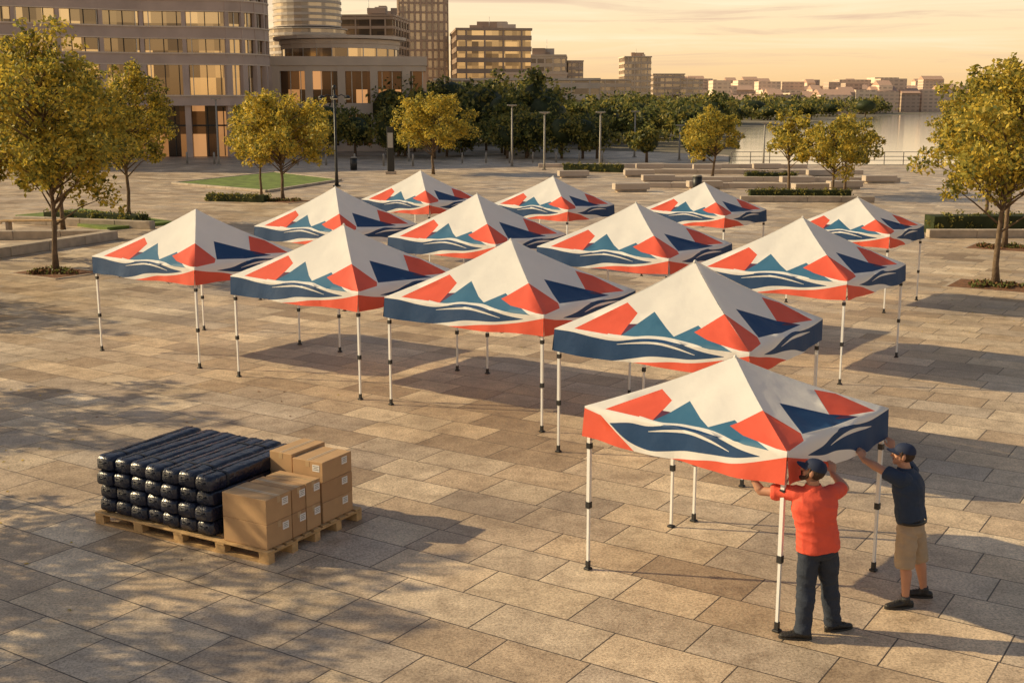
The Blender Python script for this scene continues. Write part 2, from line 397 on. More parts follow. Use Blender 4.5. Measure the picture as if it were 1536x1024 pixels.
def pw(u,w,z): return PO+U*u+W*w+Vector((0,0,z))
mb=MB()
LU,LW=2.70,1.72
rs=random.Random(3)
for k in range(5):
    wv=.06+(LW-.12)*k/4
    mb.box((LU/2,wv,.012),(LU,.10,.022),M_wood,0)
for k in range(5):
    for j in range(5):
        mb.box((.07+(LU-.14)*j/4,.06+(LW-.12)*k/4,.064),(.14,.098,.08),M_wood,0)
for j in range(5): mb.box((.07+(LU-.14)*j/4,LW/2,.115),(.13,LW-.004,.020),M_wood,0)
for k in range(11):
    mb.box((LU/2,.06+(LW-.12)*k/10,.1365+rs.uniform(-.001,.001)),(LU+rs.uniform(-.02,.02),.115,.021),M_wood,0,bev=.003)
o=mb.obj('wooden_pallet',PO,rot=PA)
DZ=.150
def bag_mesh(L,wd,ht,seed):
    mb=MB(); n=24; V=[];F=[];K=26
    for i in range(K+1):
        t=i/K; x=t*L
        e=min(t,1-t)*L
        sc=1 if e>.04 else .72+.28*math.sqrt(max(0,1-((.04-e)/.04)**2))
        for j in range(n):
            a=2*math.pi*j/n
            ca,sa=math.cos(a),math.sin(a)
            p=.42
            y=math.copysign(abs(ca)**p,ca)*wd/2*sc; z=math.copysign(abs(sa)**p,sa)*ht/2*sc
            nn=noise.noise(Vector((x*3+seed*7,y*9,z*9+seed)))*.013+noise.noise(Vector((x*13,y*12+seed,z*12)))*.010+(noise.noise(Vector((x*30,seed,y*9)))*.006)
            V.append((x,y*(1+nn*5),ht/2+z*(1+nn*5)))
    for i in range(K):
        for j in range(n):
            a=i*n+j;b2=i*n+(j+1)%n; F.append((a,b2,b2+n,a+n))
    F.append(tuple(range(n-1,-1,-1)));F.append(tuple(range(K*n,(K+1)*n)))
    mb.add(V,F,M_bag,True)
    for tx in ((.22,.8) if seed%2 else (.18,)):
        V=[];F=[]
        for dx in (-.017,.017):
            for j in range(n):
                a=2*math.pi*j/n; ca,sa=math.cos(a),math.sin(a); p=.42
                V.append((tx*L+dx,math.copysign(abs(ca)**p,ca)*(wd/2+.004),ht/2+math.copysign(abs(sa)**p,sa)*(ht/2+.004)))
        for j in range(n): F.append((j,(j+1)%n,(j+1)%n+n,j+n))
        mb.add(V,F,M_strap,True)
    mb.tube([(Vector((-.002,-.05,ht*.66)),.008),(Vector((-.03,-.03,ht*.58)),.008),(Vector((-.03,.03,ht*.58)),.008),(Vector((-.002,.05,ht*.66)),.008)],M_strap,5)
    mb.tube([(Vector((.04,.02,ht*1.0)),.005),(Vector((L*.5,.025,ht*1.012)),.005),(Vector((L-.04,.02,ht*1.0)),.005)],M_strap,5)
    return mb.mesh('tent_bag')
bms=[bag_mesh(1.58,.258,.178,s) for s in range(6)]
for lay in range(4):
    for j in range(7):
        me=bms[rs.randrange(6)]
        p=pw(.17+.26*j+rs.uniform(-.010,.010),.03+rs.uniform(-.03,.03)+ (.0 if lay<3 else .02),DZ+lay*.172)
        o=inst('tent_carry_bag',me,p,PA+math.pi/2+rs.uniform(-.02,.02))
        if lay==3: o.scale=(1,1,rs.uniform(.95,1.08))
def cbox(u,w,z,du,dw,h,m=M_card,labels=('r',),rot=0):
    mb=MB(); mb.box((0,0,h/2),(du,dw,h),m,0,bev=.005)
    long_u=du>=dw
    if long_u:
        mb.box((0,0,h+.0005),(du*.995-.01,.055,.003),M_tape); mb.box((0,0,h+.0012),(du-.02,.004,.003),M_crease)
        for sx in (-1,1): mb.box((sx*(du/2+.0006),0,h-.04),(.003,.055,.07),M_tape)
    else:
        mb.box((0,0,h+.0005),(.055,dw*.995-.01,.003),M_tape); mb.box((0,0,h+.0012),(.004,dw-.02,.003),M_crease)
        for sx in (-1,1): mb.box((0,sx*(dw/2+.0006),h-.04),(.055,.003,.07),M_tape)
    if 'r' in labels:
        mb.box((du/2+.001,dw*.24,h*.70),(.004,.10,.085),M_label)
        for k in range(3): mb.box((du/2+.0032,dw*.24,h*.70+.024-.02*k),(.002,.075-.02*(k%2),.005),M_ink)
    if 'f' in labels:
        mb.box((du*.28,-dw/2-.001,h*.68),(.10,.004,.08),M_label)
        for k in range(3): mb.box((du*.28,-dw/2-.0032,h*.68+.022-.02*k),(.08-.02*(k%2),.002,.006),M_ink)
    p=pw(u,w,z); return mb.obj('cardboard_box',p,rot=PA+rot)
for z in (0,.285):
    cbox(2.34,.26,DZ+z,.64,.42,.283,M_card,('r',),rs.uniform(-.02,.02))
    cbox(2.35,.60,DZ+z,.62,.235,.283,M_card2,('r',),rs.uniform(-.02,.02))
    cbox(2.36,.86,DZ+z,.60,.25,.283,M_card,('r',),rs.uniform(-.02,.02))
for k in range(3):
    cbox(2.44,1.31,DZ+k*.245,.44,.56,.243,(M_card,M_card2,M_card)[k],('r','f'),rs.uniform(-.03,.03))
    cbox(2.03,1.36,DZ+k*.255,.34,.62,.253,M_card2 if k==1 else M_card,(),rs.uniform(-.02,.02))

# ------------------------------------------------------------------ trees
M_bark=mat('bark',(.15,.10,.06),.9,var=.4,scale=8,bump=.6,bscale=25)
def leafmat(n,c,tr=.42): return mat(n,c,.55,var=.3,scale=3,transl=tr,spec=.3)
L_y=leafmat('leaf_gold',(.64,.47,.07)); L_m=leafmat('leaf_olive',(.38,.33,.065)); L_d=leafmat('leaf_dark',(.14,.15,.04))
G_m=leafmat('leaf_green',(.16,.17,.045)); G_d=leafmat('leaf_deep_green',(.06,.075,.028)); G_y=leafmat('leaf_warm_green',(.34,.28,.065))
def leaves(mb,centers,rad,per,size,mats,wts,seed=0,flat=.8):
    g=np.random.default_rng(seed)
    ids=[mb.mi(m) for m in mats]
    for c in centers:
        k=int(per*g.uniform(.6,1.4)); r=rad*g.uniform(.7,1.25)
        P=g.normal(size=(k,3)); P/=np.linalg.norm(P,axis=1)[:,None]; P*= (g.random(k)**.45)[:,None]*r; P[:,2]*=flat
        P+=np.array(c)
        A=g.normal(size=(k,3));A/=np.linalg.norm(A,axis=1)[:,None]
        Bv=np.cross(A,g.normal(size=(k,3)));Bv/=np.linalg.norm(Bv,axis=1)[:,None]
        s=(size*g.uniform(.6,1.3,k))[:,None]
        v=np.stack([P-A*s,P+Bv*s*.55,P+A*s,P-Bv*s*.55],1).reshape(-1,3)
        o=len(mb.v); mb.v.extend(map(tuple,v.tolist()))
        w=np.array(wts)*g.uniform(.4,1.6,len(wts)); w/=w.sum()
        mi=g.choice(ids,size=k,p=w)
        for q in range(k):
            b0=o+4*q; mb.f.append((b0,b0+1,b0+2,b0+3))
        mb.m.extend(mi.tolist()); mb.sm.extend([False]*k)
def tree_mesh(h,cw,cb,seed,nc=46,per=150,ls=.075,mats=(L_y,L_m,L_d),wts=(.4,.42,.18),tr=.09,lean=0,lobe=.45,crad=.12):
    g=random.Random(seed); mb=MB()
    trunk=[]; x=y=0
    topz=h*.8
    K=8
    for i in range(K+1):
        t=i/K
        trunk.append((Vector((x+lean*t*t,y,topz*t)),tr*(1-.8*t)*(1.35 if i==0 else 1)))
        x+=g.uniform(-.06,.06);y+=g.uniform(-.06,.06)
    mb.tube(trunk,M_bark,8)
    cz=(h+cb)/2; rz=(h-cb)/2; rx=cw/2
    cs=[]
    tries=0
    while len(cs)<nc and tries<6000:
        tries+=1
        d=Vector((g.gauss(0,1),g.gauss(0,1),g.gauss(0,1))).normalized()
        r=g.random()**.38
        lob=1+lobe*noise.noise(d*2.1+Vector((seed*3.1,0,0)))
        p=Vector((d.x*rx*r*lob,d.y*rx*r*lob,cz+d.z*rz*r*lob*.95))
        taper=1-.38*max(0,(p.z-cz)/rz); p.x*=taper;p.y*=taper
        if all((p-q).length>cw*.08 for q in cs): cs.append(p)
    for p in cs:
        za=min(topz*.96,max(cb*.7,p.z-.35*math.hypot(p.x,p.y)-.25*h*.3))
        i=int(za/topz*K); i=min(K-1,max(0,i)); f=za/topz*K-i
        st=trunk[i][0].lerp(trunk[i+1][0],f)
        pp=p+Vector((lean*(p.z/h),0,0))
        mid=st.lerp(pp,.5)+Vector((g.uniform(-.1,.1),g.uniform(-.1,.1),g.uniform(.0,.2)))
        r0=tr*.36
        mb.tube([(st,r0),(mid,r0*.6),(pp,r0*.2)],M_bark,5)
    cs=[p+Vector((lean*(p.z/h),0,0)) for p in cs]
    leaves(mb,cs,cw*crad,per,ls,mats,wts,seed)
    sp=[]
    for p in cs:
        dd=(p-Vector((0,0,cz)))
        if dd.length>.01: sp.append(p+dd.normalized()*cw*g.uniform(.06,.13))
    leaves(mb,sp,cw*.045,int(per*.12)+4,ls,mats,wts,seed+1)
    return mb.mesh('tree')
tA=tree_mesh(6.9,4.6,2.0,11,nc=88,per=190,ls=.074)
tB=tree_mesh(6.5,4.0,2.1,12,nc=66,per=170,ls=.08)
tC=tree_mesh(5.5,5.1,1.8,13,nc=68,per=150,ls=.09,wts=(.5,.4,.1))
tE=tree_mesh(6.3,4.5,2.1,14,nc=80,per=175,ls=.074,lean=.5,wts=(.4,.42,.18),lobe=.32)
tF=tree_mesh(4.6,4.1,1.4,15,nc=50,per=110,ls=.095,wts=(.42,.4,.18))
tG=tree_mesh(4.6,3.4,1.5,16,nc=34,per=100,ls=.09,wts=(.4,.4,.2))
tH=tree_mesh(6.5,4.8,2.4,17,nc=46,per=110,ls=.085)
def tree(me,x,y,rot=0,s=1,sz=None): return inst('plaza_tree',me,(x,y,0),rot,(s,s,sz or s))
tree(tA,-13.4,35,0.4); tree(tB,-15.8,49.6,1.0); tree(tB,-17.6,47,3.0,.95); tree(tC,-11.5,60.5,0); tree(tC,-5.4,83,2.0,1.1,1.0)
tree(tB,-13.0,62.5,4,.8); tree(tE,13.2,32.4,0.0); tree(tB,16.9,41,2.2,.98); tree(tF,13.0,78.6,0); tree(tG,14.8,64.5,0); tree(tF,16.6,62.5,2,.92); tree(tA,-16.8,38,2.5,1.0)
tree(tG,18.2,66,1.5,.95); tree(tE,20.5,52,2.6,.9)
# trees standing to the left of the view: their shade dapples the near pavement
tree(tH,-13.2,13.2,1.2,1.0); tree(tH,-11.8,10.6,2.9,.95); tree(tH,-16.6,20.2,4.0,1.0); tree(tH,-20.5,29.0,5.0,.95)
for (x,y,s) in [(-13.4,35,1.0),(13.2,32.4,1.1),(16.9,41,1.1),(-11.5,60.5,1.2),(-13.2,13.2,1),(-16.6,20.2,1)]:
    mb=MB(); mb.box((0,0,.02),(2*s,1.5*s,.035),M_soil,math.radians(-33)); mb.box((0,0,.018),(2.2*s,1.7*s,.030),M_stone,math.radians(-33))
    leaves(mb,[(random.uniform(-.6,.6)*s,random.uniform(-.4,.4)*s,.08) for _ in range(14)],.24,70,.05,(L_d,M_soil,G_m),(.3,.45,.25),5,flat=.4)
    mb.obj('tree_pit',(x,y,0))
mb=MB(); g=random.Random(77)
for k in range(520):
    cx,cy=g.choice([(-13.4,35),(-15.8,49),(13.2,32.4),(-13,13),(-8,17),(-11.5,60),(10,30)])
    x=cx+g.gauss(0,3.6); y=cy+g.gauss(0,3.2); a=g.uniform(0,6.3); s=g.uniform(.02,.04)
    mb.add([(x+math.cos(a)*s,y+math.sin(a)*s,.010),(x-math.sin(a)*s*.5,y+math.cos(a)*s*.5,.018),(x-math.cos(a)*s,y-math.sin(a)*s,.010),(x+math.sin(a)*s*.5,y-math.cos(a)*s*.5,.014)],[(0,1,2,3)],g.choice([L_y,L_m,M_soil]))
mb.obj('fallen_leaves')
def mass(name,pts,size,mats,wts,seed,per=60,nc=16):
    mb=MB(); g=random.Random(seed)
    for (x,y,h,wd) in pts:
        mb.tube([(Vector((x,y,0)),.14),(Vector((x,y,h*.6)),.07)],M_bark,5)
        cs=[]
        for k in range(nc):
            d=Vector((g.gauss(0,1),g.gauss(0,1),g.gauss(0,1))).normalized(); r=g.random()**.4
            cs.append((x+d.x*wd/2*r,y+d.y*wd/2*r,h*.58+d.z*h*.38*r))
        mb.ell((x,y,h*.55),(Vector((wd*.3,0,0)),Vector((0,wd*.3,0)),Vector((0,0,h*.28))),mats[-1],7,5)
        leaves(mb,cs,wd*.2,per,size,mats,wts,g.randrange(9999))
    return mb.obj(name)
pts=[]
g=random.Random(5)
for k in range(95):
    y=g.uniform(116,185); xmax=17+(y-96)*.21-3
    x=g.uniform(-14,xmax)
    if x>6 and y<125: continue
    h=g.uniform(5.8,8.4) if x<4 else g.uniform(4.2,6.0)
    pts.append((x,y,h,g.uniform(4,7)))
mass('distant_trees',pts,.26,(G_y,G_m,G_d),(.35,.4,.25),3)
pts=[(g.uniform(-11.5,10),g.uniform(104,113),g.uniform(3.2,4.6),g.uniform(3.5,4.8)) for k in range(13)]+[(-17,112,5.4,5.5),(-14.2,110,4.3,4.5),(-19.5,116,4.6,4.6),(16,101,3.2,3.4),(11,99,3.0,3.2)]
mass('park_trees',pts,.17,(G_y,G_m,G_d),(.4,.4,.2),4,per=80,nc=20)
pts=[]
for k in range(120):
    t=g.random()
    sx,sy=(41.7+t*120,216+t*245)
    pts.append((sx-4-g.uniform(0,70),sy+g.uniform(5,60),g.uniform(4.0,6.4),g.uniform(8,13)))
mass('shoreline_trees',pts,.5,(G_y,G_m,G_d),(.45,.4,.15),6,per=30,nc=12)

# ------------------------------------------------------------------ buildings
def cellglass(name,c0,c1,sx,sz,metal=.65,rough=.12,lit=0):
    m,nt,b=newmat(name)
    tc=N(nt,'ShaderNodeTexCoord'); sn=N(nt,'ShaderNodeVectorMath',operation='SNAP'); sn.inputs[1].default_value=(sx,sx,sz)
    nt.links.new(tc.outputs['Object'],sn.inputs[0])
    wn=N(nt,'ShaderNodeTexWhiteNoise'); nt.links.new(sn.outputs[0],wn.inputs['Vector'])
    r=ramp(nt,[(0,c0),(.55,[(a*.6+b2*.4) for a,b2 in zip(c0,c1)]),(1,c1)]); nt.links.new(wn.outputs['Value'],r.inputs['Fac'])
    nt.links.new(r.outputs[0],b.inputs['Base Color']); b.inputs['Metallic'].default_value=metal; b.inputs['Roughness'].default_value=rough
    if lit:
        e=ramp(nt,[(0,(0,0,0)),(.66,(0,0,0)),(.76,(.5,.22,.07)),(1,(1,.5,.2))]); nt.links.new(wn.outputs['Value'],e.inputs['Fac'])
        nt.links.new(e.outputs[0],b.inputs['Emission Color']); b.inputs['Emission Strength'].default_value=lit
    return m
G_gold=cellglass('office_glass',(.16,.125,.095),(.95,.74,.46),1.3,2.3,.85)
G_dark=cellglass('dark_glass',(.06,.05,.045),(.30,.21,.13),1.6,1.3,.5)
G_tower=cellglass('tower_glass',(.26,.22,.19),(.66,.54,.40),2,3,.6,.2)
G_warm=cellglass('shop_glass',(.035,.025,.02),(.36,.18,.07),1.1,2,.4,lit=.55)
B_pink=mat('pink_granite',(.50,.38,.32),.6,var=.12,scale=.6)
B_cream=mat('cream_concrete',(.68,.55,.43),.7,var=.1,scale=.4)
B_brown=mat('brown_cladding',(.42,.30,.22),.6,var=.12,scale=.3)
B_grey=mat('grey_cladding',(.52,.44,.37),.6,var=.12,scale=.3)
B_haze=mat('hazy_facade',(.72,.56,.42),.9,var=.12,scale=.1)  # aerial haze painted in: base colour paled for distance
B_haze2=mat('hazy_facade_b',(.60,.46,.35),.9,var=.12,scale=.1)  # darker variant, haze likewise mixed into the base colour
M_lamp=mat('warm_interior',(.8,.45,.2),.5,emit=((1,.5,.18),.8))
def off(poly,d):
    n=len(poly); out=[]
    area=sum(poly[i][0]*poly[(i+1)%n][1]-poly[(i+1)%n][0]*poly[i][1] for i in range(n)); sg=1 if area>0 else -1
    for i in range(n):
        p0=Vector(poly[i-1]);p1=Vector(poly[i]);p2=Vector(poly[(i+1)%n])
        n1=Vector(((p1-p0).y,-(p1-p0).x)).normalized()*sg; n2=Vector(((p2-p1).y,-(p2-p1).x)).normalized()*sg
        b2=(n1+n2); b2=b2/max(.3,b2.length_squared)*2
        out.append((p1.x+b2.x*d,p1.y+b2.y*d))
    return out
def building(name,poly,h,fl,wall,glass,band=.4,pier=0,pw_=.3,z0=0,roof=True,mull=0,proud=.15):
    area=sum(poly[i][0]*poly[(i+1)%len(poly)][1]-poly[(i+1)%len(poly)][0]*poly[i][1] for i in range(len(poly)))
    if area<0: poly=poly[::-1]
    mb=MB(); mb.prism(poly,z0,h-.05,glass)
    z=z0; o=off(poly,proud)
    n=int((h-z0)/fl)
    for i in range(n+1):
        zc=z0+i*fl; b0=max(z0,zc-band*fl/2); b1=min(h-.01,zc+band*fl/2)
        if b1>b0+.02: mb.prism(o,b0,b1,wall)
    if roof:
        mb.prism(off(poly,proud+.12),h,h+.35*fl*.6,wall)
    L=len(poly)
    for i in range(L):
        p0=Vector(poly[i]);p1=Vector(poly[(i+1)%L]); ln=(p1-p0).length; a=math.atan2((p1-p0).y,(p1-p0).x)
        nrm=Vector(((p1-p0).y,-(p1-p0).x)).normalized()
        if pier:
            k=max(1,round(ln/pier))
            for j in range(k):
                c=p0.lerp(p1,(j+.5)/k)+nrm*(proud*.5+.02)
                mb.box((c.x,c.y,(z0+h)/2),(pw_,proud+.08,h-z0-.02),wall,a)
        if mull:
            k=max(1,round(ln/mull))
            for j in range(k+1):
                c=p0.lerp(p1,j/k)+nrm*.03
                mb.box((c.x,c.y,(z0+h)/2),(.07,.07,h-z0-.08),M_alug,a)
    return mb
def rect(x0,x1,y0,y1,a=0):
    cx,cy=(x0+x1)/2,(y0+y1)/2; P=[(x0,y0),(x1,y0),(x1,y1),(x0,y1)]
    return [(cx+(x-cx)*math.cos(a)-(y-cy)*math.sin(a),cy+(x-cx)*math.sin(a)+(y-cy)*math.cos(a)) for x,y in P]
def rooftop(mb,poly,h,seed,n=5):
    g=random.Random(seed); xs=[p[0] for p in poly]; ys=[p[1] for p in poly]
    for k in range(n):
        sx=g.uniform(.08,.3)*(max(xs)-min(xs)); hh=g.uniform(.5,1.6)
        mb.box((g.uniform(min(xs)+sx,max(xs)-sx),g.uniform(min(ys)+2,min(ys)+6),h+hh/2+.1),(sx,g.uniform(1,3),hh),B_grey if k%2 else B_brown)
    mb.tube([(Vector((sum(xs)/len(xs),min(ys)+3,h)),.08),(Vector((sum(xs)/len(xs),min(ys)+3,h+g.uniform(2,4))),.03)],M_alug,5)
fp=[(-62,92),(-44,100),(-32,107)]
for k in range(9):
    t=math.radians(-62+k*17); fp.append((-27.2+4.8*math.cos(t)*1.0,112.2+4.8*math.sin(t)))
fp+=[(-40,150),(-75,150)]
root=empty('curved_office_building')
mb=MB()
mb.prism(off(fp,-1.8),0,4.56,G_warm)
mb.obj('ground_floor',parent=root)
mb=MB(); mb.prism(fp,4.57,24,G_gold); mb.obj('glazing',parent=root)
mb=MB()
for z0,z1 in [(4.5,5.4),(8.0,9.0),(10.2,11.25),(12.5,13.5),(14.8,15.8),(17.1,18.1),(19.4,20.4),(21.7,24.2)]:
    mb.prism(off(fp,.25) if z0>5 else off(fp,.5),z0,z1,B_pink)
    mb.prism(off(fp,.34 if z0>5 else .62),z1-.10,z1+.02,B_cream)
    if z0>5: mb.prism(off(fp,.29),z0-.02,z0+.07,B_cream)
mb.obj('spandrels',parent=root)
mb=MB()
for i in range(len(fp)-2):
    p0=Vector(fp[i]);p1=Vector(fp[i+1]);ln=(p1-p0).length;a=math.atan2((p1-p0).y,(p1-p0).x);nr=Vector(((p1-p0).y,-(p1-p0).x)).normalized()
    k=max(1,round(ln/3.4))
    for j in range(k):
        c=p0.lerp(p1,(j+.0)/k)+nr*.12
        mb.box((c.x,c.y,6.7),(.55,.5,2.6),B_pink,a); c2=c-nr*.1
        mb.box((c2.x,c2.y,2.27),(.5,.5,4.5),B_pink,a)
        mb.box((c.x,c.y,16.5),(.35,.28,15.6),B_pink,a)
    k=max(1,round(ln/1.1))
    for j in range(k):
        c=p0.lerp(p1,(j+.5)/k)+nr*.04; mb.box((c.x,c.y,14.7),(.06,.1,19.4),M_black if j%3 else M_alug,a)
    k=max(1,round(ln/1.5))
    for j in range(k):
        c=p0.lerp(p1,(j+.5)/k)-nr*1.74; mb.box((c.x,c.y,2.2),(.08,.1,4.3),M_black,a)
    c=p0.lerp(p1,.5)-nr*1.74; mb.box((c.x,c.y,2.75),(ln,.12,.14),M_black,a)
mb.obj('piers_and_mullions',parent=root)
mb=MB()
for k in range(30):
    t=k/30
    p=Vector((-62,92)).lerp(Vector((-32,107)),t); mb.box((p.x+.6,p.y+.9,4.42),(.35,.35,.06),M_lamp,.45)
mb.obj('soffit_lights',parent=root)
root=empty('podium_building')
building('p',rect(-25.5,-9.6,121,140,.08),8.3,4.15,B_cream,G_warm,band=.26,pier=3.1,pw_=.75,mull=1.0,proud=.35).obj('main_block',parent=root)
dr=[(-18.5+6.2*math.cos(t*math.pi/12),133+6.2*math.sin(t*math.pi/12)) for t in range(24)]
building('p',dr,10.7,2.1,B_cream,G_gold,band=.25,z0=8.4,mull=1.5).obj('rooftop_drum',parent=root)
mb=MB(); mb.prism(off(dr,.9),11.2,11.5,B_cream); mb.obj('drum_canopy_roof',parent=root)
cyl=[(-33+6.2*math.cos(t*math.pi/14),200+6.2*math.sin(t*math.pi/14)) for t in range(28)]
root=empty('round_glass_tower')
building('t',cyl,16,.95,B_grey,G_tower,band=.42,mull=0,proud=.12).obj('lower_tower',parent=root)
building('t',off(cyl,-.8),27,.95,B_grey,G_tower,band=.42,z0=16.4,proud=.12).obj('upper_tower',parent=root)
P_=rect(-31,-20.3,220,236,-.1); mb=building('dark_office_tower',P_,19.5,1.6,B_brown,G_dark,band=.3,pier=2.6,pw_=.25); rooftop(mb,P_,19.9,1); mb.obj('dark_office_tower')
mb=building('skyscraper',rect(-24,-14.2,258,270,.12),46,1.9,B_brown,G_tower,band=.22,pier=1.3,pw_=.45,proud=.25); mb.obj('skyscraper')
root=empty('terraced_office_building')
building('t',rect(-11.8,2.6,240,262,.1),18.2,2.1,B_brown,G_gold,band=.42,pier=3.5,pw_=.3).obj('office_block',parent=root)
mb=MB(); mb.box((-4,250,19.4),(6,7,1.7),B_brown); mb.box((-.5,246,19.1),(2.5,3,1.0),B_grey); rooftop(mb,rect(-11,2,242,255),18.5,4,4); mb.obj('roof_plant_room',parent=root)
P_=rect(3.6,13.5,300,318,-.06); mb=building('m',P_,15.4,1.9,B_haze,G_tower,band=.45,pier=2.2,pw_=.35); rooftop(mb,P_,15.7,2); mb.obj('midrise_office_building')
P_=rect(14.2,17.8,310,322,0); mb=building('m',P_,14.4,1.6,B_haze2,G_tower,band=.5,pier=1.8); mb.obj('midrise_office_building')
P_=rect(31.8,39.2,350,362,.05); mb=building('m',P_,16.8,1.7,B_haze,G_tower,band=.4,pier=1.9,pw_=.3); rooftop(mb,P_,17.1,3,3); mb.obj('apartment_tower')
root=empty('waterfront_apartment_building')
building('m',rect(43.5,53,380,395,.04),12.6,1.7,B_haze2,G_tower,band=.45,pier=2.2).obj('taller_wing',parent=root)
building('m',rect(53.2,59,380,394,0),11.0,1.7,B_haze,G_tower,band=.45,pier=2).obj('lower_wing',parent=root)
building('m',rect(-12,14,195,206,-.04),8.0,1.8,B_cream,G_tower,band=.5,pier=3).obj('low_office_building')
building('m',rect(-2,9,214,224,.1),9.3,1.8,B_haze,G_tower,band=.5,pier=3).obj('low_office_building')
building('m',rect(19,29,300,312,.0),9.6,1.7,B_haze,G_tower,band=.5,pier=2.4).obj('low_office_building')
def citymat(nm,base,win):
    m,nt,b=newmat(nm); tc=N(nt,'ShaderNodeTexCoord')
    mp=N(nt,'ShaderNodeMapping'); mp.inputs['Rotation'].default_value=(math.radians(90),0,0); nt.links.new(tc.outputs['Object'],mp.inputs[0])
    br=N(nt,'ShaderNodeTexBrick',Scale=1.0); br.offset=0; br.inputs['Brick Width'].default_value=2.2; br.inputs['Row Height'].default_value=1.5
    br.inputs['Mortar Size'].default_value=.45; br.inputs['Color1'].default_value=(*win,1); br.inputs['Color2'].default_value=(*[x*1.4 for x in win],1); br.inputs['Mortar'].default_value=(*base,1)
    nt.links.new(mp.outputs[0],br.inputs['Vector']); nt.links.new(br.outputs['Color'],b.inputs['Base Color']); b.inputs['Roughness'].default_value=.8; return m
CM=[citymat('city_a',(.72,.54,.40),(.44,.33,.25)),citymat('city_b',(.56,.42,.32),(.36,.27,.21)),citymat('city_c',(.84,.66,.49),(.52,.40,.30))]  # wall and window colours lightened to imitate haze over the far city
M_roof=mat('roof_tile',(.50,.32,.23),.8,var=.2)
mb=MB(); g=random.Random(21)
for k in range(400):
    y=g.uniform(420,900); pxl=g.uniform(860,1440)
    if k>200: pxl=g.uniform(1020,1480)
    x=(pxl-768)/1780*y
    sx=.0+ (x-41.7)/120*245+216 if x>41.7 else 216
    if y<sx+60: y=sx+60+g.uniform(0,200); x=(pxl-768)/1780*y
    hh=g.uniform(3,8)+ (y-400)*.011
    if g.random()<.18: hh*=1.5
    wd=g.uniform(4,12); m_=CM[g.randrange(3)]
    mb.box((x,y,hh/2),(wd,g.uniform(8,14),hh),m_,0)
    if g.random()<.4:
        mb.add([(x-wd/2,y-5,hh+.01),(x+wd/2,y-5,hh+.01),(x+wd/2,y+5,hh+.01),(x-wd/2,y+5,hh+.01),(x-wd/2,y,hh+2),(x+wd/2,y,hh+2)],[(0,1,5,4),(2,3,4,5),(0,4,3),(1,2,5)],M_roof)
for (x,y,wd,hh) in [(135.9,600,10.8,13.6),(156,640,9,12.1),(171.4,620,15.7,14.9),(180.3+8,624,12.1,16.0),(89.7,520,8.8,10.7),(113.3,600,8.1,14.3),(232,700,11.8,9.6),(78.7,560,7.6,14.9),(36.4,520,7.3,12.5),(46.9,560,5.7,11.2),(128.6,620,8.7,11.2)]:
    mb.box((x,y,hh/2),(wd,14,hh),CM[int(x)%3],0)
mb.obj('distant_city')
mb=MB(); V=[];F=[];n=80
for i in range(n+1):
    x=-200+i*20; hh=9+10*noise.noise(Vector((i*.09,3.3,0)))+2*noise.noise(Vector((i*.5,1,0)))
    hh=max(1.5,hh*(1.2 if i<40 else .75)); V+= [(x,1100,0),(x,1150,hh*1.15)]
for i in range(n): F.append((2*i,2*i+2,2*i+3,2*i+1))
mb.add(V,F,mat('hazy_hill',(.55,.42,.33),1,var=.15,scale=.01),True); mb.obj('hills')  # distance haze is put into the hill's pale base colour

# ------------------------------------------------------------------ street furniture & landscaping
def hedge(x,y,l,wd,h,a,name='hedge',dens=26):
    mb=MB(); mb.box((0,0,h*.45),(l-.15,wd-.15,h*.85),G_d,0)
    cs=[(random.uniform(-l/2,l/2),random.uniform(-wd/2,wd/2),h*random.uniform(.2,.95)) for _ in range(int(dens*l))]
    leaves(mb,cs,.17,26,.05,(G_y,G_m,G_d,L_m),(.3,.3,.2,.2),int(abs(x*100))%999)
    return mb.obj(name,(x,y,0),rot=a)
def kerb(x0,y0,x1,y1,h=.14,w_=.3,name='stone_kerb',m=None):
    L=math.hypot(x1-x0,y1-y0); a=math.atan2(y1-y0,x1-x0); mb=MB(); n=max(1,int(L/1.6))
    for k in range(n): mb.box((-L/2+(k+.5)*L/n,0,h/2+.003),(L/n-.012,w_,h),m or M_stone,0,bev=.015)
    return mb.obj(name,((x0+x1)/2,(y0+y1)/2,0),rot=a)
hedge(18.6,45.8,5.6,1.1,.8,.05); hedge(23.5,45.0,4,1.1,.8,-.1)
hedge(14.6,61.2,5.2,.8,.6,-.05); hedge(5.8,86,4.4,.9,.6,-.35); hedge(16.3,76,3.2,.8,.6,-.1); hedge(-17.4,50.2,4.8,1.0,.42,-.35)
hedge(-13.8,60.5,3.4,.7,.4,-.3)
kerb(15.4,44.4,26,44.4,.3,.4); kerb(11.4,60.2,18,59.9,.3,.35); kerb(-20.5,49.6,-14.2,47.4,.3,.35); kerb(-18.5,34.2,-14.6,43.8,.32,.5,'stone_retaining_wall'); kerb(-30,43.0,-14.8,44.0,.32,.4,'stone_retaining_wall')
lp=[(-20.5,73),(-13.5,66.5),(-10.8,76),(-16.5,84)]
mb=MB(); mb.prism(lp,.0,.10,M_grass); mb.obj('lawn')
for i in range(4): kerb(*lp[i],*lp[(i+1)%4],.13,.25)
lp2=[(-21.5,52),(-15.8,46.8),(-13.8,49.2),(-19.7,55.2)]
mb=MB(); mb.prism(lp2,0,.12,M_grass); mb.obj('grass_verge')
for k,(x0,x1,y) in enumerate([(2,22,91.5),(8,24,84),(9,24,76),(6,19,70.5)]):
    kerb(x0,y,x1,y-1.2,.30,.5,'stone_terrace_step',M_stone2)
